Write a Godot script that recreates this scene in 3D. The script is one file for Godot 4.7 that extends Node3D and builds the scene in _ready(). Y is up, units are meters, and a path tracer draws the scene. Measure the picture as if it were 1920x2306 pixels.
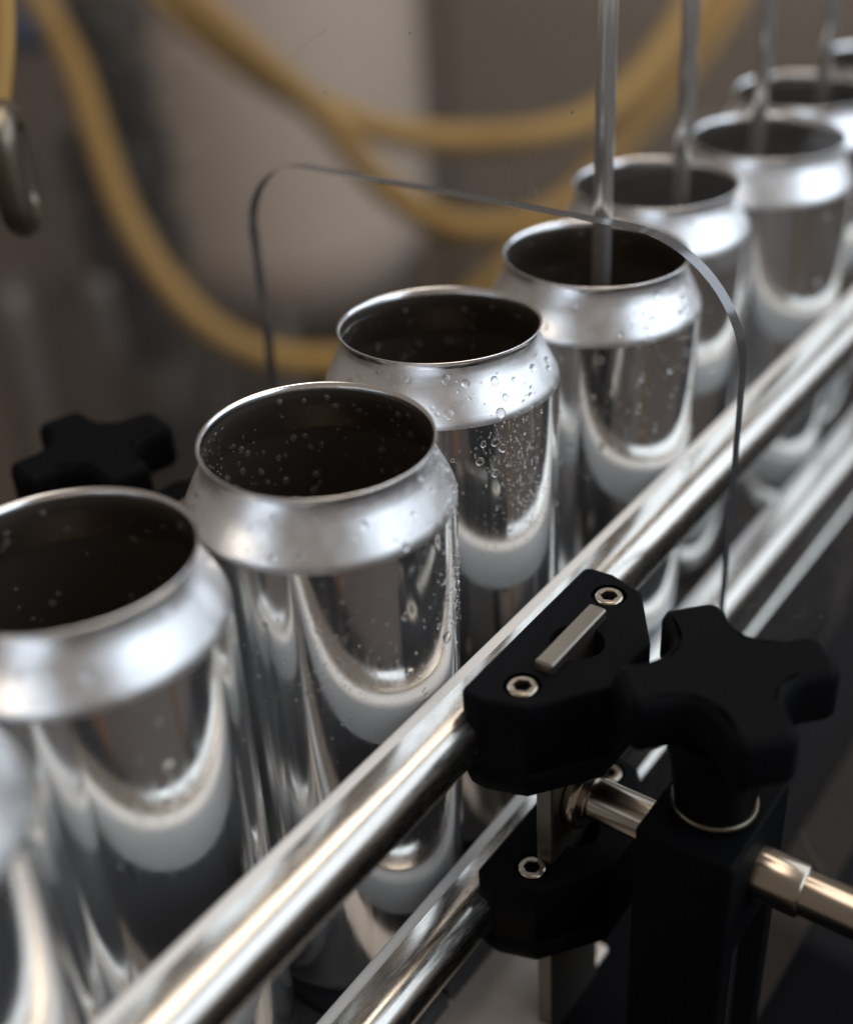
extends Node3D
# A row of open aluminium cans on a canning line, seen close up. Metres; x runs along the line, z towards the viewer.

const RIM_Y := 0.157          # height of a can's rim over the belt
const LANE := 0.0395          # half the width between the plastic guide strips
var rng := RandomNumberGenerator.new()
var M := {}
var drop_mesh: ArrayMesh

# ---------------------------------------------------------------- mesh helpers
func begin() -> SurfaceTool:
	var st := SurfaceTool.new()
	st.begin(Mesh.PRIMITIVE_TRIANGLES)
	return st

func done(st: SurfaceTool) -> ArrayMesh:
	st.generate_normals()
	return st.commit()

func quad(st: SurfaceTool, a: Vector3, b: Vector3, c: Vector3, d: Vector3, g: int, ua := Vector2.ZERO, ub := Vector2.ZERO, uc := Vector2.ZERO, ud := Vector2.ZERO) -> void:
	var v := [a, b, c, a, c, d]
	var u := [ua, ub, uc, ua, uc, ud]
	for i in 6:
		st.set_smooth_group(g)
		st.set_uv(u[i])
		st.add_vertex(v[i])

# profiles: several runs of Vector2(radius, y), each run smooth in itself, going up on the outside
func lathe(st: SurfaceTool, runs: Array, seg := 96, at := Transform3D(), group := 1) -> void:
	var g := group
	for run in runs:
		for i in run.size() - 1:
			var p: Vector2 = run[i]
			var q: Vector2 = run[i + 1]
			for j in seg:
				var t0 := TAU * j / seg
				var t1 := TAU * ((j + 1) % seg) / seg
				var a := at * Vector3(p.x * cos(t0), p.y, p.x * sin(t0))
				var b := at * Vector3(p.x * cos(t1), p.y, p.x * sin(t1))
				var c := at * Vector3(q.x * cos(t1), q.y, q.x * sin(t1))
				var d := at * Vector3(q.x * cos(t0), q.y, q.x * sin(t0))
				var u0 := float(j) / seg
				var u1 := float(j + 1) / seg
				if p.x < 1e-7:
					tri(st, a, c, d, g)
				elif q.x < 1e-7:
					tri(st, a, b, c, g)
				else:
					quad(st, a, b, c, d, g, Vector2(u0, p.y), Vector2(u1, p.y), Vector2(u1, q.y), Vector2(u0, q.y))
		g += 1

func tri(st: SurfaceTool, a: Vector3, b: Vector3, c: Vector3, g: int) -> void:
	for v in [a, b, c]:
		st.set_smooth_group(g)
		st.set_uv(Vector2(v.x, v.z))
		st.add_vertex(v)

# an outline in (x, z) swept up through layers [y, inset]; capped at both ends
func prism(st: SurfaceTool, outline: PackedVector2Array, layers: Array, at := Transform3D(), smooth_side := true, group := 100) -> void:
	var pts := outline
	if not Geometry2D.is_polygon_clockwise(pts):
		pts = pts.duplicate()
		pts.reverse()
	var n := pts.size()
	var nor := PackedVector2Array()
	for i in n:
		var e0 := (pts[i] - pts[(i - 1 + n) % n]).normalized()
		var e1 := (pts[(i + 1) % n] - pts[i]).normalized()
		var n0 := Vector2(-e0.y, e0.x)
		var n1 := Vector2(-e1.y, e1.x)
		var m := (n0 + n1).normalized()
		nor.append(m / maxf(m.dot(n1), 0.4))
	# make sure that the normals point outwards
	var test := pts[0] + nor[0] * 1e-5
	if Geometry2D.is_point_in_polygon(test, pts):
		for i in n:
			nor[i] = -nor[i]
	var rings := []
	for l in layers:
		var ring := []
		for i in n:
			var p := pts[i] - nor[i] * float(l[1])
			ring.append(Vector3(p.x, l[0], p.y))
		rings.append(ring)
	# orientation: compare with the outward direction
	var flip := false
	var fa: Vector3 = rings[0][0]
	var fb: Vector3 = rings[0][1]
	var fc: Vector3 = rings[1][1] if absf(rings[1][1].y - fa.y) > 1e-7 else rings[2][1]
	var front := (fc - fa).cross(fb - fa)
	if front.dot(Vector3(nor[0].x, 0, nor[0].y)) < 0:
		flip = true
	for k in rings.size() - 1:
		for i in n:
			var j := (i + 1) % n
			var a: Vector3 = at * rings[k][i]
			var b: Vector3 = at * rings[k][j]
			var c: Vector3 = at * rings[k + 1][j]
			var d: Vector3 = at * rings[k + 1][i]
			var g := group if smooth_side else group + 10 + k * n + i
			if flip:
				quad(st, a, d, c, b, g)
			else:
				quad(st, a, b, c, d, g)
	for e in [0, rings.size() - 1]:
		var flat := PackedVector2Array()
		for v in rings[e]:
			flat.append(Vector2(v.x, v.z))
		var ix := Geometry2D.triangulate_polygon(flat)
		for t in range(0, ix.size(), 3):
			var a: Vector3 = rings[e][ix[t]]
			var b: Vector3 = rings[e][ix[t + 1]]
			var c: Vector3 = rings[e][ix[t + 2]]
			var up := (c - a).cross(b - a).y > 0
			if up == (e > 0):
				tri(st, at * a, at * b, at * c, group + 1 + e)
			else:
				tri(st, at * a, at * c, at * b, group + 1 + e)

func rounded(poly: PackedVector2Array, convex: float, concave := 0.0) -> PackedVector2Array:
	var p := poly
	if concave > 0.0:
		p = Geometry2D.offset_polygon(p, concave, Geometry2D.JOIN_ROUND)[0]
		p = Geometry2D.offset_polygon(p, -concave - convex, Geometry2D.JOIN_ROUND)[0]
	else:
		p = Geometry2D.offset_polygon(p, -convex, Geometry2D.JOIN_MITER)[0]
	p = Geometry2D.offset_polygon(p, convex, Geometry2D.JOIN_ROUND)[0]
	var out := PackedVector2Array()
	for v in p:
		if out.is_empty() or (v.distance_to(out[-1]) > 2e-4 and v.distance_to(out[0]) > 2e-4):
			out.append(v)
	return out

# millimetre polygons, because the polygon clipper works on a fixed grid
func rounded_mm(points: Array, convex: float, concave := 0.0, arc := 0.12) -> PackedVector2Array:
	var p := PackedVector2Array()
	for v in points:
		p.append(v * 100.0)
	p = rounded(p, convex * 100.0, concave * 100.0)
	var out := PackedVector2Array()
	for v in p:
		var w := v / 100000.0
		if out.is_empty() or (w.distance_to(out[-1]) > arc * 0.001 and w.distance_to(out[0]) > arc * 0.001):
			out.append(w)
	return out

func box(st: SurfaceTool, c: Vector3, s: Vector3, bevel := 0.0006) -> void:
	var h := s / 2
	var o := PackedVector2Array([Vector2(-h.x, -h.z), Vector2(h.x, -h.z), Vector2(h.x, h.z), Vector2(-h.x, h.z)])
	var r := minf(bevel, minf(h.x, h.z) * 0.8)
	var out := PackedVector2Array()
	for i in 4:
		var p := o[i]
		var a := o[(i + 3) % 4]
		var b := o[(i + 1) % 4]
		out.append(p + (a - p).normalized() * r)
		out.append(p + (b - p).normalized() * r)
	var rb := minf(bevel, h.y * 0.8)
	prism(st, out, [[-h.y, rb], [-h.y + rb, 0.0], [h.y - rb, 0.0], [h.y, rb]], Transform3D(Basis(), c), false, 1000)

# a tube of radius r through points
func tube(st: SurfaceTool, pts: Array, r: float, seg := 20, steps := 8, taper := 1.0) -> void:
	var path := []
	var n := pts.size()
	if n == 2:
		path = pts
	else:
		for i in n - 1:
			var p0: Vector3 = pts[maxi(i - 1, 0)]
			var p1: Vector3 = pts[i]
			var p2: Vector3 = pts[i + 1]
			var p3: Vector3 = pts[mini(i + 2, n - 1)]
			for k in steps:
				path.append(p1.cubic_interpolate(p2, p0, p3, float(k) / steps))
		path.append(pts[n - 1])
	var rings := []
	var side := Vector3.ZERO
	for i in path.size():
		var t: Vector3 = (path[mini(i + 1, path.size() - 1)] - path[maxi(i - 1, 0)]).normalized()
		if side == Vector3.ZERO:
			side = t.cross(Vector3.UP if absf(t.y) < 0.9 else Vector3.RIGHT).normalized()
		side = (side - t * side.dot(t)).normalized()
		var up := side.cross(t)
		var ring := []
		var rr := r * lerpf(1.0, taper, float(i) / (path.size() - 1))
		for j in seg:
			var a := TAU * j / seg
			ring.append(path[i] + (side * cos(a) + up * sin(a)) * rr)
		rings.append(ring)
	for i in rings.size() - 1:
		for j in seg:
			var k := (j + 1) % seg
			quad(st, rings[i][j], rings[i + 1][j], rings[i + 1][k], rings[i][k], 1)
	for e in [0, rings.size() - 1]:
		var c: Vector3 = path[e]
		for j in seg:
			var k := (j + 1) % seg
			if e == 0:
				tri(st, c, rings[e][j], rings[e][k], 2)
			else:
				tri(st, c, rings[e][k], rings[e][j], 3)

# ---------------------------------------------------------------- objects
var taken := {}
func numbered(called: String, parent: Node) -> String:
	var key := str(parent.get_instance_id()) + called
	var k: int = taken.get(key, 0)
	taken[key] = k + 1
	return called if k == 0 else "%s_%03d" % [called, k]

func obj(called: String, m: Mesh, mat: Material, parent: Node, at := Transform3D()) -> MeshInstance3D:
	var o := MeshInstance3D.new()
	o.name = numbered(called, parent)
	o.mesh = m
	o.material_override = mat
	o.transform = at
	parent.add_child(o, true)
	return o

func tag(o: Node, label: String, category: String, group := "") -> Node:
	o.set_meta("label", label)
	o.set_meta("category", category)
	if group:
		o.set_meta("group", group)
	return o

func thing(called: String, label: String, category: String, at := Transform3D(), group := "") -> Node3D:
	var o := Node3D.new()
	o.name = numbered(called, self)
	o.transform = at
	add_child(o, true)
	tag(o, label, category, group)
	return o

func struct(o: Node) -> Node:
	o.set_meta("kind", "structure")
	return o

# ---------------------------------------------------------------- materials
func lin(r: float, g: float, b: float) -> Color:
	return Color(r, g, b).linear_to_srgb()

func mat(called: String, c: Color, rough: float, metal := 0.0, spec := 0.5) -> StandardMaterial3D:
	var m := StandardMaterial3D.new()
	m.resource_name = called
	m.albedo_color = c
	m.roughness = rough
	m.metallic = metal
	m.metallic_specular = spec
	M[called] = m
	return m

func noise_image(w: int, h: int, sx: float, sy: float, lo: float, hi: float, seed_: int, octaves := 3) -> ImageTexture:
	var f := FastNoiseLite.new()
	f.seed = seed_
	f.noise_type = FastNoiseLite.TYPE_SIMPLEX_SMOOTH
	f.frequency = 1.0
	f.fractal_octaves = octaves
	var im := Image.create(w, h, false, Image.FORMAT_L8)
	for y in h:
		for x in w:
			var a := TAU * x / w
			var r := sx / TAU
			var v := f.get_noise_3d(cos(a) * r, sin(a) * r, y * sy / h) * 0.5 + 0.5
			var c := clampf(lerpf(lo, hi, clampf((v - 0.2) / 0.6, 0, 1)), 0, 1)
			im.set_pixel(x, y, Color(c, c, c))
	return ImageTexture.create_from_image(im)

func materials() -> void:
	var body := mat("drawn_aluminium", lin(0.88, 0.885, 0.885), 1.0, 0.95)
	body.roughness_texture = noise_image(512, 128, 90.0, 3.0, 0.06, 0.17, 3)
	body.uv1_scale = Vector3(1, 6.3, 1)
	var neck := mat("satin_aluminium", lin(0.90, 0.91, 0.93), 1.0, 1.0)
	neck.roughness_texture = noise_image(256, 64, 40.0, 6.0, 0.34, 0.46, 5)
	neck.uv1_scale = Vector3(1, 30, 1)
	mat("rim_aluminium", lin(0.90, 0.90, 0.91), 0.2, 1.0)
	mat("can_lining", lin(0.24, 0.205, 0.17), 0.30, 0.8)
	var steel := mat("polished_steel", lin(0.57, 0.54, 0.50), 1.0, 1.0)
	steel.roughness_texture = noise_image(256, 256, 22.0, 22.0, 0.16, 0.33, 9, 5)
	steel.uv1_triplanar = true
	steel.uv1_scale = Vector3(6, 60, 60)
	mat("rod_steel", lin(0.42, 0.37, 0.31), 0.24, 1.0)
	mat("dull_steel", lin(0.25, 0.235, 0.21), 0.45, 1.0)
	mat("dark_washer", lin(0.20, 0.175, 0.14), 0.4, 1.0)
	mat("guide_plastic", lin(0.72, 0.73, 0.74), 0.45)
	var black := mat("black_plastic", lin(0.0045, 0.005, 0.0062), 0.52, 0.0, 0.13)
	var grain := FastNoiseLite.new()
	grain.frequency = 0.12
	var gt := NoiseTexture2D.new()
	gt.width = 256
	gt.height = 256
	gt.seamless = true
	gt.as_normal_map = true
	gt.bump_strength = 3.0
	gt.noise = grain
	black.normal_enabled = true
	black.normal_texture = gt
	black.normal_scale = 0.6
	black.uv1_triplanar = true
	black.uv1_scale = Vector3(90, 90, 90)
	mat("black_recess", lin(0.006, 0.006, 0.007), 0.7)
	mat("screw_steel", lin(0.46, 0.40, 0.33), 0.28, 1.0)
	var pane := mat("acrylic", Color(0.95, 0.97, 1.0, 0.04), 0.02, 0.0, 0.36)
	pane.transparency = BaseMaterial3D.TRANSPARENCY_ALPHA
	pane.cull_mode = BaseMaterial3D.CULL_DISABLED
	mat("acrylic_edge", lin(0.17, 0.175, 0.185), 0.14, 0.75)
	var scr := mat("scratch", Color(0.62, 0.60, 0.57), 0.6)
	scr.resource_name = "scratch"
	var water := mat("water", Color(1, 1, 1, 0.0), 0.0)
	water.refraction_enabled = true
	water.refraction_scale = 0.033
	var misty := mat("misted_water", Color(1, 1, 1, 0.085), 0.02)
	misty.refraction_enabled = true
	misty.refraction_scale = 0.033
	mat("yellow_rubber", lin(0.35, 0.21, 0.05), 0.55)
	mat("ochre_rubber", lin(0.29, 0.165, 0.035), 0.55)
	var tank := mat("tank_steel", lin(0.62, 0.525, 0.45), 0.5, 0.10)
	tank.roughness_texture = noise_image(128, 128, 8.0, 8.0, 0.42, 0.6, 21, 4)
	mat("cabinet_brown", lin(0.24, 0.18, 0.145), 0.5, 0.3)
	mat("dark_machine", lin(0.035, 0.033, 0.032), 0.5, 0.3)
	mat("dark_panel", lin(0.23, 0.185, 0.145), 0.5, 0.1)
	mat("pipe_grey", lin(0.38, 0.36, 0.34), 0.4, 0.6)
	mat("blue_plastic", lin(0.03, 0.05, 0.09), 0.4)
	mat("belt", lin(0.03, 0.03, 0.032), 0.5)
	mat("tray_steel", lin(0.76, 0.67, 0.59), 0.45, 0.25)
	mat("tube_steel", lin(0.88, 0.86, 0.84), 0.13, 0.82)
	mat("base_plate", lin(0.004, 0.0045, 0.006), 0.6, 0.0, 0.10)
	mat("brown_bar", lin(0.014, 0.011, 0.009), 0.6, 0.0, 0.25)
	mat("brass", lin(0.62, 0.40, 0.16), 0.35, 0.6)
	mat("red_wood", lin(0.28, 0.12, 0.06), 0.6)
	mat("concrete", lin(0.070, 0.053, 0.043), 0.7)

# ---------------------------------------------------------------- cans
var body_m: ArrayMesh
var neck_m: ArrayMesh
var rim_m: ArrayMesh
var lining_m: ArrayMesh

const NECK := [Vector2(0.03310, 0.1402), Vector2(0.03308, 0.1412), Vector2(0.03290, 0.1421), Vector2(0.03245, 0.1431), Vector2(0.03130, 0.1455), Vector2(0.03000, 0.1481), Vector2(0.02892, 0.1503), Vector2(0.02852, 0.1512), Vector2(0.02826, 0.1521), Vector2(0.02798, 0.1530), Vector2(0.02778, 0.1541), Vector2(0.02776, 0.1552)]

func can_meshes() -> void:
	var st := begin()
	lathe(st, [[Vector2(0.0, -0.0075), Vector2(0.012, -0.0085), Vector2(0.020, -0.0118), Vector2(0.0232, -0.015)],
		[Vector2(0.0232, -0.015), Vector2(0.0240, -0.016), Vector2(0.0250, -0.0154), Vector2(0.0275, -0.012), Vector2(0.0312, -0.0075), Vector2(0.0328, -0.0045), Vector2(0.03312, -0.001), Vector2(0.03312, 0.05), Vector2(0.03312, 0.09), Vector2(0.03312, 0.125), Vector2(0.03312, 0.1402)]], 128)
	body_m = done(st)
	st = begin()
	lathe(st, [NECK], 128)
	neck_m = done(st)
	st = begin()
	lathe(st, [[Vector2(0.02776, 0.1552), Vector2(0.02784, 0.1560), Vector2(0.02806, 0.15655), Vector2(0.02832, 0.15690), Vector2(0.02850, 0.15700), Vector2(0.02852, 0.15722), Vector2(0.02825, 0.15732), Vector2(0.02790, 0.15712), Vector2(0.02757, 0.15640), Vector2(0.02742, 0.1552)]], 128)
	rim_m = done(st)
	st = begin()
	var inner := [Vector2(0.02742, 0.1552)]
	for i in range(NECK.size() - 2, -1, -1):
		inner.append(Vector2(NECK[i].x - 0.00035, NECK[i].y - 0.0002))
	lathe(st, [inner, [Vector2(0.03275, 0.1400), Vector2(0.03280, 0.09), Vector2(0.03280, 0.05), Vector2(0.0328, 0.0), Vector2(0.031, -0.0048), Vector2(0.0235, -0.0125), Vector2(0.020, -0.010), Vector2(0.012, -0.0068), Vector2(0.0, -0.0055)]], 96)
	lining_m = done(st)
	# a bead of water, one unit wide, flat side down
	st = begin()
	var dome := [Vector2(0.0, -0.06)]
	var arc := [Vector2(0.96, -0.06), Vector2(1.0, 0.06)]
	for i in range(1, 8):
		var a := PI / 2 * i / 7.0
		arc.append(Vector2(cos(a), 0.06 + 0.56 * sin(a)))
	arc[-1].x = 0.0
	lathe(st, [[Vector2(0.0, -0.06), Vector2(0.96, -0.06)], arc], 18)
	drop_mesh = done(st)

# outside profile of a can: point, normal at height y and angle a
func on_can(y: float, a: float, inside := false) -> Array:
	var r := 0.03312
	var n := Vector2(1, 0)
	if y > 0.1402:
		for i in NECK.size() - 1:
			var p: Vector2 = NECK[i]
			var q: Vector2 = NECK[i + 1]
			if y <= q.y:
				r = lerpf(p.x, q.x, (y - p.y) / (q.y - p.y))
				n = Vector2(q.y - p.y, p.x - q.x).normalized()
				break
	var s := -1.0 if inside else 1.0
	if inside:
		r -= 0.00036
	return [Vector3(cos(a) * r, y, sin(a) * r), Vector3(cos(a) * n.x, n.y, sin(a) * n.x) * s]

func drop_at(y: float, a: float, r: float, flat := 1.0, inside := false) -> Transform3D:
	var pn := on_can(y, a, inside)
	var n: Vector3 = pn[1]
	var t := Vector3(-sin(a), 0, cos(a))
	var b := n.cross(t).normalized()
	return Transform3D(Basis(t * r, n * r * flat, b * r * rng.randf_range(0.92, 1.25)), pn[0])

func make_can(label: String, where: Vector3, tilt: Vector2, drops: int, tiny: int, inside_drops: int, seed_: int) -> void:
	var t := thing("open_can", label, "can", Transform3D(Basis(), where), "open cans in a row on the filling line")
	var up := Vector3(tilt.x, 1, tilt.y).normalized()
	var x := Vector3(1, -tilt.x, 0).normalized()
	t.basis = Basis(x, up, x.cross(up)).orthonormalized() * Basis(Vector3.UP, 0.7 * seed_)
	# the rim stays where it is when the can leans
	t.position = where + Vector3(0, RIM_Y, 0) - t.basis * Vector3(0, RIM_Y, 0)
	obj("can_body", body_m, M.drawn_aluminium, t)
	obj("neck", neck_m, M.satin_aluminium, t)
	obj("rim", rim_m, M.rim_aluminium, t)
	obj("lining", lining_m, M.can_lining, t)
	rng.seed = seed_
	var view := atan2(0.1888 - where.z, -0.261 - where.x)   # beads on the side that shows
	var beads := []
	for i in drops:
		var a := view + rng.randf_range(-1.5, 1.5)
		var y := rng.randf_range(0.095, 0.1405) if rng.randf() < 0.52 else rng.randf_range(0.1415, 0.1535)
		var big := pow(rng.randf(), 2.6)
		var r := lerpf(0.00034, 0.0014, big)
		var free := true
		for b in beads:
			if Vector2(a * 0.032, y).distance_to(Vector2(b.x * 0.032, b.y)) < (r + b.z) * 1.15:
				free = false
		if not free:
			continue
		beads.append(Vector3(a, y, r))
		var tf := drop_at(y, a, r, rng.randf_range(0.8, 1.15))
		obj("water_drop", drop_mesh, M.water, t, Transform3D(Basis(Vector3.UP, 0.7 * seed_), Vector3.ZERO).affine_inverse() * tf)
	for i in inside_drops:
		var a := view + PI + rng.randf_range(-1.3, 1.3)
		var tf := drop_at(rng.randf_range(0.118, 0.1535), a, lerpf(0.0004, 0.0013, pow(rng.randf(), 2.0)), 1.0, true)
		obj("water_drop", drop_mesh, M.misted_water, t, Transform3D(Basis(Vector3.UP, 0.7 * seed_), Vector3.ZERO).affine_inverse() * tf)
	if tiny > 0:
		var st := begin()
		for i in tiny / 2:
			var tf := drop_at(clampf(rng.randfn(0.139, 0.009), 0.112, 0.153), view + 1.75 + rng.randfn(0, 0.38), lerpf(0.00014, 0.00045, pow(rng.randf(), 2.5)), 1.0, true)
			tf = Transform3D(Basis(Vector3.UP, 0.7 * seed_), Vector3.ZERO).affine_inverse() * tf
			lathe(st, [[Vector2(0.0, -0.06), Vector2(0.98, -0.06)], [Vector2(0.98, -0.06), Vector2(0.86, 0.36), Vector2(0.45, 0.6), Vector2(0.0, 0.66)]], 8, tf, 1 + i * 2)
		obj("inside_mist", done(st), M.misted_water, t).set_meta("kind", "stuff")
		st = begin()
		var centres := []
		for i in 7:
			centres.append([view + rng.randf_range(-1.3, 1.3), rng.randf_range(0.105, 0.150)])
		for i in tiny:
			var c = centres[rng.randi() % 7]
			var a: float = c[0] + rng.randfn(0, 0.16)
			var y: float = clampf(c[1] + rng.randfn(0, 0.008), 0.07, 0.1535)
			var tf := drop_at(y, a, lerpf(0.00010, 0.00032, pow(rng.randf(), 2.0)))
			tf = Transform3D(Basis(Vector3.UP, 0.7 * seed_), Vector3.ZERO).affine_inverse() * tf
			lathe(st, [[Vector2(0.0, -0.06), Vector2(0.98, -0.06)], [Vector2(0.98, -0.06), Vector2(0.86, 0.36), Vector2(0.45, 0.6), Vector2(0.0, 0.66)]], 8, tf, 1 + i * 2)
		var o := obj("condensation", done(st), M.water, t)
		o.set_meta("kind", "stuff")

# ---------------------------------------------------------------- guide rails and their brackets
func rail_profile() -> Array:
	var p := []
	# steel channel, (z, y) round the outside; open side towards the cans
	for v in [Vector2(0.0042, 0.0078), Vector2(0.0075, 0.0084)]:
		p.append(v)
	for i in 13:
		var a := PI / 2 - PI * i / 12.0
		p.append(Vector2(0.0095 + 0.0068 * cos(a), 0.0016 * signf(sin(a)) + 0.0068 * sin(a)) if i != 6 else Vector2(0.0163, 0.0))
	for v in [Vector2(0.0075, -0.0084), Vector2(0.0042, -0.0078)]:
		p.append(v)
	return p

func sweep_x(st: SurfaceTool, prof: Array, x0: float, x1: float, g := 1) -> void:
	var n := prof.size()
	for i in n:
		var a: Vector2 = prof[i]
		var b: Vector2 = prof[(i + 1) % n]
		var gg := g if i < n - 1 else g + 1
		quad(st, Vector3(x0, a.y, a.x), Vector3(x1, a.y, a.x), Vector3(x1, b.y, b.x), Vector3(x0, b.y, b.x), gg, Vector2(x0, i), Vector2(x1, i), Vector2(x1, i + 1), Vector2(x0, i + 1))
	for e in [0, 1]:
		var flat := PackedVector2Array()
		for v in prof:
			flat.append(v)
		var ix := Geometry2D.triangulate_polygon(flat)
		for t in range(0, ix.size(), 3):
			var va := Vector3(x1 if e else x0, flat[ix[t]].y, flat[ix[t]].x)
			var vb := Vector3(x1 if e else x0, flat[ix[t + 1]].y, flat[ix[t + 1]].x)
			var vc := Vector3(x1 if e else x0, flat[ix[t + 2]].y, flat[ix[t + 2]].x)
			var right := (vc - va).cross(vb - va).x > 0
			if right == (e == 1):
				tri(st, va, vb, vc, g + 2 + e)
			else:
				tri(st, va, vc, vb, g + 2 + e)

func make_rail(label: String, y: float, side: float) -> void:
	var t := thing("guide_rail", label, "guide rail", Transform3D(Basis() if side > 0 else Basis(Vector3.UP, PI), Vector3(0.2 if side < 0 else 0.0, y, LANE * side)), "guide rails along the cans")
	var x0 := -0.27 if side > 0 else -0.6
	var x1 := 0.80 if side > 0 else 0.45
	var st := begin()
	sweep_x(st, rail_profile(), x0, x1)
	obj("steel_channel", done(st), M.polished_steel, t)
	st = begin()
	var pl := [Vector2(0.0062, -0.0062), Vector2(0.0012, -0.0070), Vector2(0.0003, -0.0066), Vector2(0.0, -0.0058), Vector2(0.0, 0.0058), Vector2(0.0003, 0.0066), Vector2(0.0012, 0.0071), Vector2(0.0041, 0.0071), Vector2(0.0062, 0.0062)]
	pl.reverse()
	sweep_x(st, pl, x0, x1)
	obj("plastic_strip", done(st), M.guide_plastic, t)

func screw_mesh() -> ArrayMesh:
	var st := begin()
	var r := 0.0038
	var hx := 0.0021
	lathe(st, [[Vector2(r, -0.003), Vector2(r, 0.0006)], [Vector2(r, 0.0006), Vector2(r - 0.0002, 0.0010), Vector2(r - 0.0006, 0.0012)]], 48)
	var seg := 48
	for j in seg:
		var t0 := TAU * j / seg
		var t1 := TAU * (j + 1) / seg
		var h0 := hx / cos(fposmod(t0, PI / 3) - PI / 6) 
		var h1 := hx / cos(fposmod(t1 - 1e-6, PI / 3) - PI / 6)
		var R := r - 0.0006
		var a := Vector3(R * cos(t0), 0.0012, R * sin(t0))
		var b := Vector3(R * cos(t1), 0.0012, R * sin(t1))
		var c := Vector3(h1 * cos(t1), 0.0012, h1 * sin(t1))
		var d := Vector3(h0 * cos(t0), 0.0012, h0 * sin(t0))
		var c2 := c * 0.93 - Vector3(0, 0.0003 - 0.000084, 0)
		var d2 := d * 0.93 - Vector3(0, 0.0003 - 0.000084, 0)
		quad(st, a, b, c, d, 10)
		quad(st, d, c, c2, d2, 60)
		quad(st, d2, c2, Vector3(c2.x, -0.0022, c2.z), Vector3(d2.x, -0.0022, d2.z), 20 + int(j / 8.0))
		tri(st, Vector3(d2.x, -0.0022, d2.z), Vector3(c2.x, -0.0022, c2.z), Vector3(0, -0.0028, 0), 40)
	return done(st)

func hexagon() -> PackedVector2Array:
	return rounded_mm([Vector2(-30.8, 10.8), Vector2(30, 10.8), Vector2(30.5, 19), Vector2(27.5, 29), Vector2(9.5, 41), Vector2(-10.5, 41), Vector2(-27.5, 28), Vector2(-31.2, 17)], 2.6)

var screw: ArrayMesh
func clamp_block(parent: Node3D, y: float, dx: float) -> void:
	# y: height of the rail's middle; the block reaches from behind the rail's crown outwards (local z = 0 at the guide face)
	var st := begin()
	prism(st, hexagon(), [[-0.0155, 0.0021], [-0.0142, 0.0012], [-0.0118, 0.0004], [-0.0100, 0.0], [-0.0062, 0.0], [-0.0058, 0.0004], [-0.0059, 0.0], [0.0143, 0.0], [0.0152, 0.0005], [0.0155, 0.0012]])
	# lip over the rail's crown
	var c := CSGMesh3D.new()
	c.name = "clamp_block" if y > 0.05 else "lower_clamp_block"
	c.mesh = done(st)
	c.material = M.black_plastic
	c.position = Vector3(dx, y, 0)
	parent.add_child(c, true)
	var cut := CSGPolygon3D.new()      # the rail's own cross-section, a hair larger
	var pr := PackedVector2Array()
	for v in rail_profile():
		pr.append(Vector2(v.x, v.y * 1.03))
	pr[0].x = -0.02
	pr[pr.size() - 1].x = -0.02
	cut.polygon = pr
	cut.depth = 0.2
	cut.operation = CSGShape3D.OPERATION_SUBTRACTION
	cut.transform = Transform3D(Basis(Vector3(0, 0, 1), Vector3(0, 1, 0), Vector3(-1, 0, 0)), Vector3(-0.1, 0, 0))
	cut.material = M.black_plastic
	c.add_child(cut)
	for s in [-1, 1]:
		var bore := CSGCylinder3D.new()
		bore.radius = 0.0047
		bore.height = 0.010
		bore.sides = 40
		bore.operation = CSGShape3D.OPERATION_SUBTRACTION
		bore.position = Vector3(0.0212 * s, 0.0155 + 0.005 - 0.0022, 0.0228)
		bore.material = M.black_plastic
		c.add_child(bore)
		obj("socket_screw", screw, M.screw_steel, parent, Transform3D(Basis(Vector3.UP, 0.4 + s * 0.5), Vector3(0.0212 * s + dx, y + 0.0144, 0.0228)))
	var hole := CSGCylinder3D.new()
	hole.radius = 0.0070
	hole.height = 0.012
	hole.sides = 48
	hole.operation = CSGShape3D.OPERATION_SUBTRACTION
	hole.position = Vector3(-dx, 0.0155 + 0.006 - 0.008, 0.0255)
	hole.material = M.black_recess
	c.add_child(hole)

func star_knob(parent: Node3D, at: Transform3D) -> void:
	var w := 7.8
	var l := 25.2
	var o := rounded_mm([Vector2(-w, -l), Vector2(w, -l), Vector2(w, -w), Vector2(l, -w), Vector2(l, w), Vector2(w, w), Vector2(w, l), Vector2(-w, l), Vector2(-w, w), Vector2(-l, w), Vector2(-l, -w), Vector2(-w, -w)], 3.6, 9.0, 0.25)
	var st := begin()
	prism(st, o, [[-0.0070, 0.0028], [-0.0062, 0.0011], [-0.0044, 0.0], [0.0056, 0.0], [0.0076, 0.0008], [0.0085, 0.0024]])
	var k := obj("star_knob", done(st), M.black_plastic, parent, at)
	st = begin()
	lathe(st, [[Vector2(0.0, -0.0325), Vector2(0.0098, -0.0325)], [Vector2(0.0098, -0.0325), Vector2(0.0101, -0.030), Vector2(0.0114, -0.020), Vector2(0.0130, -0.012), Vector2(0.0160, -0.0050)]], 48)
	obj("hub", done(st), M.black_plastic, k)
	st = begin()
	lathe(st, [[Vector2(0.0, -0.0343), Vector2(0.0104, -0.0343)], [Vector2(0.0104, -0.0343), Vector2(0.0108, -0.0340), Vector2(0.0108, -0.0329), Vector2(0.0104, -0.0326)], [Vector2(0.0104, -0.0326), Vector2(0.0, -0.0326)]], 48)
	obj("washer", done(st), M.dark_washer, k)

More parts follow.
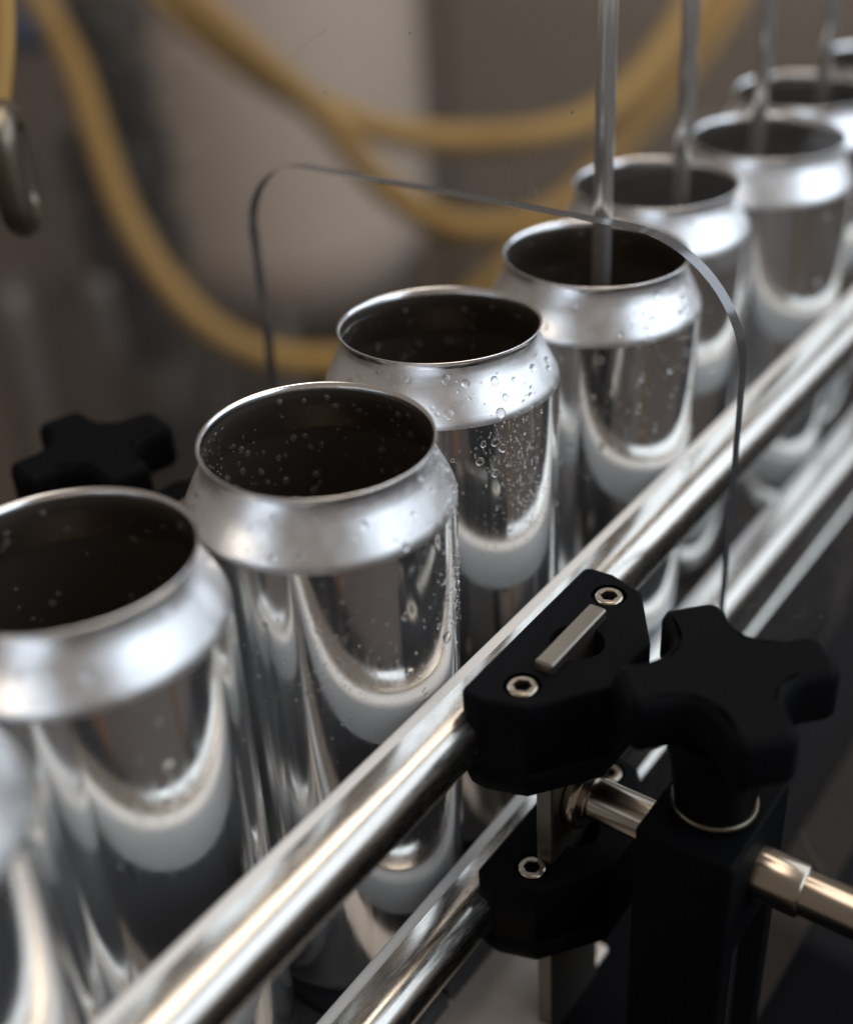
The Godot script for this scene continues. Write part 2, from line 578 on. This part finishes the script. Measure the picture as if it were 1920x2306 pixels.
func bracket(side: float, where: String) -> void:
	var turn := Basis() if side > 0 else Basis(Vector3.UP, PI)
	var t := thing("rail_bracket", "black rail bracket with two clamps and steel cross rod " + where, "bracket", Transform3D(turn, Vector3(-0.0430 if side > 0 else -0.0500, 0, LANE * side)), "rail brackets")
	clamp_block(t, 0.0875, 0.0)
	clamp_block(t, 0.0215, 0.0032)
	var st := begin()
	box(st, Vector3(-0.001, 0.0340, 0.0245), Vector3(0.0270, 0.1440, 0.0050), 0.0005)
	obj("flat_bar", done(st), M.dull_steel, t)
	st = begin()
	var fwd := Transform3D(Basis(Vector3(1, 0, 0), Vector3(0, 0, 1), Vector3(0, -1, 0)), Vector3(-0.001, 0.0535, 0))
	lathe(st, [[Vector2(0.0094, 0.0272), Vector2(0.0098, 0.0276), Vector2(0.0098, 0.0306), Vector2(0.0095, 0.0311)], [Vector2(0.0095, 0.0311), Vector2(0.0070, 0.0311)], [Vector2(0.0070, 0.0311), Vector2(0.0070, 0.0324)], [Vector2(0.0070, 0.0324), Vector2(0.0, 0.0324)]], 48, fwd)
	obj("collar", done(st), M.rod_steel, t)
	st = begin()
	lathe(st, [[Vector2(0.0, 0.030), Vector2(0.0059, 0.030)], [Vector2(0.0059, 0.030), Vector2(0.0059, 0.08)], [Vector2(0.0059, 0.08), Vector2(0.0059, 0.145)], [Vector2(0.0059, 0.145), Vector2(0.0050, 0.1455), Vector2(0.0, 0.1455)]], 40, fwd)
	obj("cross_rod", done(st), M.rod_steel, t)
	st = begin()
	lathe(st, [[Vector2(0.0059, 0.0905), Vector2(0.0063, 0.0905)], [Vector2(0.0063, 0.0905), Vector2(0.0069, 0.0899), Vector2(0.0069, 0.0776)]], 40, fwd)
	obj("sleeve", done(st), M.rod_steel, t)
	# the post that holds the rod
	var p := thing("mounting_post", "black square mounting post with star knob on top, " + where, "post", Transform3D(turn, Vector3(-0.0446 if side > 0 else -0.0484, -0.06, 0.1050 * side)), "mounting posts with star knobs")
	st = begin()
	prism(st, rounded_mm([Vector2(-17.5, -12.8), Vector2(17.5, -12.8), Vector2(17.5, 12.8), Vector2(-17.5, 12.8)], 1.6), [[0.0, 0.0], [0.1288, 0.0], [0.1296, 0.0003], [0.1300, 0.0011]])
	var c := CSGMesh3D.new()
	c.name = "post_block"
	c.mesh = done(st)
	c.material = M.black_plastic
	p.add_child(c, true)
	var slot := CSGBox3D.new()
	slot.size = Vector3(0.022, 0.085, 0.012)
	slot.position = Vector3(0, 0.0525, 0.0128)
	slot.operation = CSGShape3D.OPERATION_SUBTRACTION
	slot.material = M.black_recess
	c.add_child(slot)
	star_knob(p, Transform3D(Basis(Vector3.UP, 0.80 if side > 0 else 1.30), Vector3(0, 0.1652, 0)))

# ---------------------------------------------------------------- scene
func _ready() -> void:
	rng.seed = 7
	# camera
	var cam := Camera3D.new()
	cam.name = "camera"
	cam.transform = Transform3D(Basis(Vector3(0.58323, -0.05336, 0.81055), Vector3(0.46536, 0.83982, -0.27956), Vector3(-0.66579, 0.54024, 0.51464)).orthonormalized(), Vector3(-0.2610, 0.3036, 0.1888))
	cam.fov = 43.855
	cam.near = 0.01
	cam.far = 60.0
	var at := CameraAttributesPhysical.new()
	at.frustum_focal_length = 12.0 / tan(deg_to_rad(43.855 / 2))
	at.frustum_focus_distance = 0.328
	at.frustum_near = 0.01
	at.frustum_far = 60.0
	at.exposure_aperture = 2.8
	cam.attributes = at
	add_child(cam)
	cam.fov = 43.855
	# air and exposure
	var we := WorldEnvironment.new()
	we.name = "environment"
	var e := Environment.new()
	e.background_mode = Environment.BG_COLOR
	e.background_color = lin(0.180, 0.155, 0.134)
	e.tonemap_mode = Environment.TONE_MAPPER_LINEAR
	e.tonemap_exposure = 1.1
	e.sdfgi_enabled = true
	e.ssao_enabled = true
	e.ssil_enabled = true
	we.environment = e
	add_child(we)
	# lamps: a large cool window-like light on the operator's side and a weaker ceiling panel
	lamp("window_light", Vector3(1.15, 1.25, 1.85), Vector3(0.05, 0.1, 0.0), Vector2(4.4, 1.9), Color(0.90, 0.95, 1.0), 4.6, "tall bright daylight panel beyond the operator's side of the line")
	lamp("ceiling_light", Vector3(0.55, 2.1, 0.15), Vector3(0.55, 0.0, 0.1499), Vector2(2.0, 1.2), Color(1.0, 0.94, 0.87), 2.7, "flat white ceiling panel light over the filling line")

	materials()
	can_meshes()
	screw = screw_mesh()
	setting()
	background()

	# the cans: place, lean
	var cans := [
		["can just outside the left edge, only its blurred shoulder showing", Vector3(-0.1990, 0, 0.0070), Vector2.ZERO, 0, 0, 0],
		["nearest can, cut by the left edge, out of focus", Vector3(-0.1331, 0, -0.0063), Vector2(0.029, -0.018), 60, 0, 50],
		["second can from the left, blurred neck and wet dark inside", Vector3(-0.0670, 0, 0.0075), Vector2(0.014, 0.021), 120, 700, 130],
		["sharply focused can with beaded water all over its neck", Vector3(0.0, 0, -0.0043), Vector2(0.038, -0.026), 170, 1500, 60],
		["can under the first filling tube, behind the acrylic opening", Vector3(0.0662, 0, 0.0077), Vector2(0.011, 0.015), 130, 260, 40],
		["can under the second filling tube, seen through the acrylic", Vector3(0.1324, 0, -0.0061), Vector2(0.007, -0.005), 40, 0, 12],
		["can under the third filling tube, near the right edge", Vector3(0.1986, 0, 0.0067), Vector2(-0.005, 0.009), 16, 0, 4],
		["can under the fourth filling tube, at the upper right", Vector3(0.2642, 0, -0.0052), Vector2(-0.004, 0.002), 8, 0, 0],
		["farthest can, only its rim showing in the top right corner", Vector3(0.3300, 0, 0.0060), Vector2.ZERO, 0, 0, 0],
	]
	for i in cans.size():
		var c = cans[i]
		make_can(c[0], c[1], c[2], c[3], c[4], c[5], 11 + i)

	make_rail("upper front guide rail, bright steel channel with a white plastic strip", 0.0875, 1)
	make_rail("lower front guide rail, dim steel channel below the upper rail", 0.0215, 1)
	make_rail("upper back guide rail, hidden behind the cans", 0.0875, -1)
	make_rail("lower back guide rail, hidden behind the cans", 0.0215, -1)
	bracket(1, "in front of the cans")
	bracket(-1, "behind the cans at left")

	# filling tubes
	var tubes := [["first filling tube, nearest, dipping into a can through the acrylic", Vector3(0.0655, 0.03, 0.0092)], ["second filling tube from the left", Vector3(0.1372, 0.03, 0.0005)], ["third filling tube from the left", Vector3(0.1995, 0.03, 0.0015)], ["rightmost filling tube, most blurred", Vector3(0.2790, 0.03, -0.0035)]]
	for tb in tubes:
		var st := begin()
		lathe(st, [[Vector2(0.0, 0.0), Vector2(0.0022, 0.0)], [Vector2(0.0022, 0.0), Vector2(0.0029, 0.0006), Vector2(0.0029, 0.2)], [Vector2(0.0029, 0.2), Vector2(0.0029, 0.48)]], 32)
		tag(obj("filling_tube", done(st), M.tube_steel, self, Transform3D(Basis(Vector3(0, 0, 1), -0.012), tb[1])), "thin stainless " + tb[0], "filling tube", "filling tubes over the cans")

	guard()

func lamp(called: String, where: Vector3, target: Vector3, size: Vector2, col: Color, energy: float, label: String) -> void:
	var look := Transform3D(Basis(), where).looking_at(target, Vector3(0.1, 0.2, 1).normalized() if absf(where.x - target.x) + absf(where.z - target.z) < 0.2 else Vector3.UP)
	var t := thing(called, label, "lamp", look)
	var st := begin()
	box(st, Vector3(0, 0, 0.02), Vector3(size.x, size.y, 0.02))
	var m := mat(called + "_glow", col, 0.6)
	m.emission_enabled = true
	m.emission = col
	m.emission_energy_multiplier = 0.25
	obj("diffuser", done(st), m, t)
	st = begin()
	for s in [-1, 1]:
		box(st, Vector3(s * (size.x / 2 + 0.02), 0, 0.02), Vector3(0.04, size.y + 0.08, 0.04), 0.004)
		box(st, Vector3(0, s * (size.y / 2 + 0.02), 0.02), Vector3(size.x, 0.038, 0.036), 0.004)
	obj("frame", done(st), mat(called + "_frame", Color(0.5, 0.5, 0.5), 0.5), t)
	var l := AreaLight3D.new()
	l.name = called + "_area"
	l.area_size = size
	l.area_normalize_energy = true
	l.light_color = col
	l.light_energy = energy
	l.shadow_enabled = true
	l.area_range = 8.0
	l.position = Vector3(0, 0, -0.005)
	t.add_child(l)

func setting() -> void:
	var st := begin()
	box(st, Vector3(0.2, -1.15, 0.2), Vector3(12, 0.1, 12), 0.002)
	struct(obj("floor", done(st), M.concrete, self))
	st = begin()
	box(st, Vector3(0.30, -0.07, 0.140), Vector3(1.6, 0.02, 0.19), 0.002)
	struct(obj("machine_base", done(st), M.base_plate, self))
	st = begin()
	box(st, Vector3(0.36, -0.0565, 0.1015), Vector3(0.80, 0.006, 0.019), 0.001)
	tag(obj("frame_bar", done(st), M.brown_bar, self), "flat brown metal bar lying on the dark machine base at the right edge", "frame bar")
	# things across the gangway that the cans mirror
	st = begin()
	tube(st, [Vector3(0.07, -1.1, 0.52), Vector3(0.07, -0.02, 0.52)], 0.016, 24)
	tag(obj("brass_pipe", done(st), M.brass, self), "upright brass pipe on the operator's side, mirrored as a gold stripe in the cans", "pipe")
	st = begin()
	box(st, Vector3(0, 0.53, 0), Vector3(0.075, 1.06, 0.05), 0.004)
	tag(obj("wooden_post", done(st), M.red_wood, self, Transform3D(Basis(Vector3.UP, 0.7), Vector3(-0.50, -1.1, 0.52))), "reddish brown wooden post on the operator's side, mirrored in the cans", "post")
	# belt
	var belt := thing("conveyor_belt", "dark conveyor belt under the row of cans", "conveyor belt")
	for i in 34:
		st = begin()
		box(st, Vector3(-0.29 + i * 0.0254, -0.0195, 0), Vector3(0.0246, 0.006, 0.084), 0.0012)
		obj("belt_plate", done(st), M.belt, belt)
	# side frame with its bright lip
	var fr := thing("side_frame", "stainless side frame of the conveyor with a bright top lip", "conveyor frame")
	st = begin()
	box(st, Vector3(0.44, -0.031, 0.0500), Vector3(0.923, 0.056, 0.004), 0.0008)
	obj("web", done(st), M.polished_steel, fr)
	st = begin()
	box(st, Vector3(0.44, -0.0010, 0.0510), Vector3(0.923, 0.004, 0.007), 0.0012)
	obj("lip", done(st), M.polished_steel, fr)
	st = begin()
	box(st, Vector3(-0.142, -0.0355, 0.0500), Vector3(0.24, 0.003, 0.0320), 0.0008)
	obj("drip_ledge", done(st), M.tray_steel, fr)

func background() -> void:
	var hoses := [
		["yellow hose hanging in a long loop from the upper left", 0.0165, M.yellow_rubber, [Vector3(0.839, 0.068, -1.251), Vector3(0.821, 0.006, -1.207), Vector3(0.795, -0.060, -1.135), Vector3(0.757, -0.132, -1.069), Vector3(0.721, -0.202, -1.003), Vector3(0.711, -0.268, -0.945), Vector3(0.715, -0.322, -0.885), Vector3(0.749, -0.364, -0.837), Vector3(0.803, -0.386, -0.783), Vector3(0.871, -0.392, -0.727), Vector3(0.957, -0.360, -0.689), Vector3(1.039, -0.322, -0.659), Vector3(1.137, -0.284, -0.653), Vector3(1.259, -0.246, -0.649), Vector3(1.391, -0.200, -0.645), Vector3(1.557, -0.134, -0.653), Vector3(1.713, -0.068, -0.677)]],
		["yellow hose sagging highest across the pale tank", 0.0180, M.yellow_rubber, [Vector3(0.857, 0.074, -1.079), Vector3(0.857, 0.012, -1.013), Vector3(0.871, -0.046, -0.933), Vector3(0.907, -0.094, -0.877), Vector3(0.947, -0.130, -0.823), Vector3(0.997, -0.156, -0.773), Vector3(1.053, -0.170, -0.723), Vector3(1.103, -0.170, -0.661), Vector3(1.169, -0.164, -0.621), Vector3(1.239, -0.138, -0.597), Vector3(1.309, -0.098, -0.585), Vector3(1.387, -0.044, -0.579), Vector3(1.477, 0.000, -0.589)]],
		["darker ochre hose dipping behind the top edge of the acrylic opening", 0.0165, M.ochre_rubber, [Vector3(0.783, 0.090, -0.957), Vector3(0.785, 0.034, -0.895), Vector3(0.811, -0.024, -0.841), Vector3(0.835, -0.070, -0.799), Vector3(0.855, -0.112, -0.769), Vector3(0.871, -0.160, -0.737), Vector3(0.895, -0.202, -0.701), Vector3(0.929, -0.232, -0.663), Vector3(0.975, -0.244, -0.631), Vector3(1.049, -0.248, -0.607), Vector3(1.177, -0.236, -0.609), Vector3(1.345, -0.206, -0.621), Vector3(1.509, -0.150, -0.621), Vector3(1.723, -0.060, -0.633)]],
		["short yellow hose end at the left edge above the steel ring", 0.0042, M.yellow_rubber, [Vector3(0.0254, 0.2468, -0.1966), Vector3(0.017, 0.2292, -0.189), Vector3(0.0078, 0.2124, -0.1832), Vector3(-0.0031, 0.1947, -0.179)]],
	]
	for h in hoses:
		var st := begin()
		tube(st, h[3], h[1], 20, 6)
		tag(obj("hose", done(st), h[2], self), h[0], "hose", "yellow hoses behind the line")
	# tank: cylinder with a dished bottom
	var t := thing("steel_tank", "large pale steel tank with a rounded bottom behind the hoses", "tank", Transform3D(Basis(), Vector3(1.561, -1.10, -1.541)))
	var st := begin()
	var r := 0.300
	lathe(st, [[Vector2(r, 0.56), Vector2(r, 0.8), Vector2(r, 1.3), Vector2(r, 1.8)]], 96)
	obj("shell", done(st), M.tank_steel, t)
	st = begin()
	var dish := []
	for i in 13:
		var a := PI / 2 * i / 12.0
		dish.append(Vector2(maxf(r * sin(a), 0.0), 0.56 - 0.24 * cos(a)))
	lathe(st, [dish], 96)
	obj("dished_bottom", done(st), M.tank_steel, t)
	for k in 3:
		st = begin()
		var a := TAU * k / 3.0 + 0.4
		tube(st, [Vector3(cos(a) * r * 0.8, 0.0, sin(a) * r * 0.8), Vector3(cos(a) * r * 0.8, 0.44, sin(a) * r * 0.8)], 0.025)
		obj("leg", done(st), M.pipe_grey, t)

	# dark steel cabinet right of the tank
	var facing := Basis(Vector3.UP, -1.05)
	var cb := thing("steel_cabinet", "dark olive steel cabinet behind the filling tubes, right of the pale tank", "cabinet", Transform3D(facing, Vector3(2.249, -1.10, -1.777) - facing * Vector3(-0.62, 0, 0)))
	st = begin()
	box(st, Vector3(0, 0.62, -0.32), Vector3(1.24, 1.24, 0.60), 0.006)
	obj("housing", done(st), M.dark_panel, cb)
	st = begin()
	box(st, Vector3(0.04, 0.60, -0.006), Vector3(1.04, 1.10, 0.016), 0.004)
	obj("door", done(st), M.dark_panel, cb)
	# brown cabinet at the far left with two pipes
	var br := thing("brown_cabinet", "brown metal cabinet at the far left behind the yellow hose", "cabinet", Transform3D(Basis(Vector3.UP, -0.55), Vector3(1.201, -1.10, -1.541) - Basis(Vector3.UP, -0.55) * Vector3(0.50, 0, 0)))
	st = begin()
	box(st, Vector3(0, 0.70, -0.30), Vector3(1.00, 1.40, 0.56), 0.008)
	obj("housing", done(st), M.cabinet_brown, br)
	st = begin()
	box(st, Vector3(0.0, 0.66, -0.005), Vector3(0.88, 1.16, 0.016), 0.004)
	obj("door", done(st), M.cabinet_brown, br)
	for k in 2:
		st = begin()
		var px: float = [0.25, 0.39][k]
		tube(st, [Vector3(px, 0.05, 0.07), Vector3(px, 0.52, 0.07), Vector3(px, 0.56, 0.04), Vector3(px, 0.566, -0.02)], 0.026, 20, 5)
		obj("pipe", done(st), M.pipe_grey, br)
	# dark valve column
	var vc := thing("valve_column", "dark vertical valve column with stacked couplings beside the long hose", "machine column", Transform3D(Basis(Vector3.UP, 0.6), Vector3(1.031, -1.10, -1.359)))
	st = begin()
	tube(st, [Vector3(0, 0, 0), Vector3(0, 1.45, 0)], 0.042)
	obj("pole", done(st), M.dark_machine, vc)
	rng.seed = 99
	var hy := 0.10
	while hy < 1.32:
		st = begin()
		var hh := rng.randf_range(0.036, 0.10)
		var rr := rng.randf_range(0.055, 0.092)
		lathe(st, [[Vector2(0.0, 0.0), Vector2(rr, 0.0)], [Vector2(rr, 0.0), Vector2(rr * 1.02, hh * 0.15), Vector2(rr * 1.02, hh * 0.85), Vector2(rr, hh)], [Vector2(rr, hh), Vector2(0.0, hh)]], 24)
		obj("coupling", done(st), M.dull_steel if rng.randf() < 0.15 else M.dark_machine, vc, Transform3D(Basis(), Vector3(rng.randf_range(-0.016, 0.016), hy, rng.randf_range(-0.012, 0.012))))
		hy += hh + rng.randf_range(0.008, 0.06)
	for k in 3:
		st = begin()
		box(st, Vector3(0, 0, 0), Vector3(0.07, 0.10, 0.06), 0.008)
		obj("valve_body", done(st), M.dark_machine, vc, Transform3D(Basis(), Vector3(0.06 - 0.05 * k, 0.42 + 0.26 * k, 0.044)))
	# blue fitting behind the hose
	st = begin()
	lathe(st, [[Vector2(0, -0.044), Vector2(0.02, -0.044)], [Vector2(0.02, -0.044), Vector2(0.024, -0.04), Vector2(0.024, 0)], [Vector2(0.024, 0), Vector2(0.03, 0.002), Vector2(0.03, 0.04)], [Vector2(0.03, 0.04), Vector2(0.024, 0.046), Vector2(0, 0.046)]], 24)
	tag(obj("pipe_fitting", done(st), M.blue_plastic, self, Transform3D(Basis(Vector3(0, 0, 1), 1.35), Vector3(0.931, -0.068, -1.389))), "small dark blue pipe fitting at the top left between the yellow hoses", "pipe fitting")
	# steel link at the left edge
	st = begin()
	var link := []
	for i in 33:
		var a := TAU * i / 32.0
		link.append(Vector3(cos(a) * 0.0090, sin(a) * 0.0090 + 0.0080 * signf(sin(a)) * minf(1.0, absf(sin(a)) * 4.0), 0))
	tube(st, link, 0.0056, 16, 3)
	tag(obj("steel_link", done(st), M.dark_washer, self, Transform3D(Basis(Vector3.UP, 0.75), Vector3(-0.0085, 0.1792, -0.1692))), "dark steel link hanging from the hose end at the left edge", "chain link")

func guard() -> void:
	# clear acrylic guard across the line, with an arch cut out for the cans
	var t := thing("acrylic_guard", "clear scratched acrylic guard with a round-cornered opening for the cans", "guard panel", Transform3D(Basis(), Vector3(0.030, 0, 0)))
	var arch := []
	var z0 := -0.1030
	var z1 := 0.0718
	var top := 0.1815
	var rad := 0.026
	arch.append(Vector2(z0, -0.058))
	for i in 17:
		var a := PI - PI / 2 * i / 16.0
		arch.append(Vector2(z0 + rad + cos(a) * rad, top - rad + sin(a) * rad))
	var rad2 := 0.036
	for i in 17:
		var a := PI / 2 - PI / 2 * i / 16.0
		arch.append(Vector2(z1 - rad2 + cos(a) * rad2, top - rad2 + sin(a) * rad2))
	arch.append(Vector2(z1, -0.058))
	var outer := PackedVector2Array([Vector2(0.32, -0.058), Vector2(0.32, 0.62), Vector2(-0.42, 0.62), Vector2(-0.42, -0.058)])
	var poly := PackedVector2Array()
	for v in arch:
		poly.append(v)
	poly.append_array(outer)
	var st := begin()
	var ix := Geometry2D.triangulate_polygon(poly)
	for x in [0.0, 0.0044]:
		for i in range(0, ix.size(), 3):
			var a := Vector3(x, poly[ix[i]].y, poly[ix[i]].x)
			var b := Vector3(x, poly[ix[i + 1]].y, poly[ix[i + 1]].x)
			var c := Vector3(x, poly[ix[i + 2]].y, poly[ix[i + 2]].x)
			var right := (c - a).cross(b - a).x > 0
			if right == (x > 0.001):
				tri(st, a, b, c, 1)
			else:
				tri(st, a, c, b, 1)
	obj("sheet", done(st), M.acrylic, t)
	st = begin()
	for i in arch.size() - 1:
		var a: Vector2 = arch[i]
		var b: Vector2 = arch[i + 1]
		quad(st, Vector3(0, a.y, a.x), Vector3(0.0044, a.y, a.x), Vector3(0.0044, b.y, b.x), Vector3(0, b.y, b.x), 1)
	obj("cut_edge", done(st), M.acrylic_edge, t)
	# scratches and flecks on the face towards the camera
	var lines := [
		[Vector2(0.1864, 0.0094), Vector2(0.1915, 0.0071), Vector2(0.2014, 0.011)], [Vector2(0.178, 0.0005), Vector2(0.1843, 0.0054), Vector2(0.1888, 0.0067)], [Vector2(0.2092, -0.0483), Vector2(0.2078, -0.044), Vector2(0.206, -0.0394)],
		[Vector2(0.0483, 0.0997), Vector2(0.051, 0.1015), Vector2(0.0532, 0.1043)], [Vector2(0.075, 0.0938), Vector2(0.0768, 0.0968), Vector2(0.0817, 0.0974)], [Vector2(-0.0048, 0.1055), Vector2(-0.012, 0.109), Vector2(-0.0191, 0.1151)],
		[Vector2(0.2243, -0.061), Vector2(0.219, -0.070), Vector2(0.2133, -0.0771)], [Vector2(0.1991, 0.0033), Vector2(0.190, 0.0), Vector2(0.182, -0.0011)], [Vector2(0.0700, 0.0760), Vector2(0.074, 0.0810), Vector2(0.0755, 0.0860)],
	]
	for l in lines:
		st = begin()
		var pts := []
		for v in l:
			pts.append(Vector3(-0.00012, v.x, v.y))
		tube(st, pts, 0.00005, 6, 6)
		obj("scratch", done(st), M.scratch, t)
	rng.seed = 5
	for v in [Vector2(0.0642, 0.0871), Vector2(0.2275, -0.0178), Vector2(0.2257, -0.0313), Vector2(0.1978, -0.0915), Vector2(0.2061, -0.0638), Vector2(0.193, -0.1277), Vector2(0.0784, 0.1021), Vector2(0.0672, 0.1048), Vector2(0.060, 0.080), Vector2(0.21, 0.02)]:
		st = begin()
		var big: float = 0.00095 if v.y == 0.0871 else rng.randf_range(0.0002, 0.0004)
		lathe(st, [[Vector2(0, -0.1), Vector2(big, 0.0)], [Vector2(big, 0.0), Vector2(big * 0.6, 0.00012), Vector2(0, 0.00016)]], 9, Transform3D(Basis(Vector3(0, 0, 1), PI / 2).scaled(Vector3(1, 1.4, 0.8)), Vector3(-0.0001, v.x, v.y)) * Transform3D(Basis().scaled(Vector3(1, 0.001, 1)), Vector3.ZERO))
		obj("fleck", done(st), M.scratch, t)
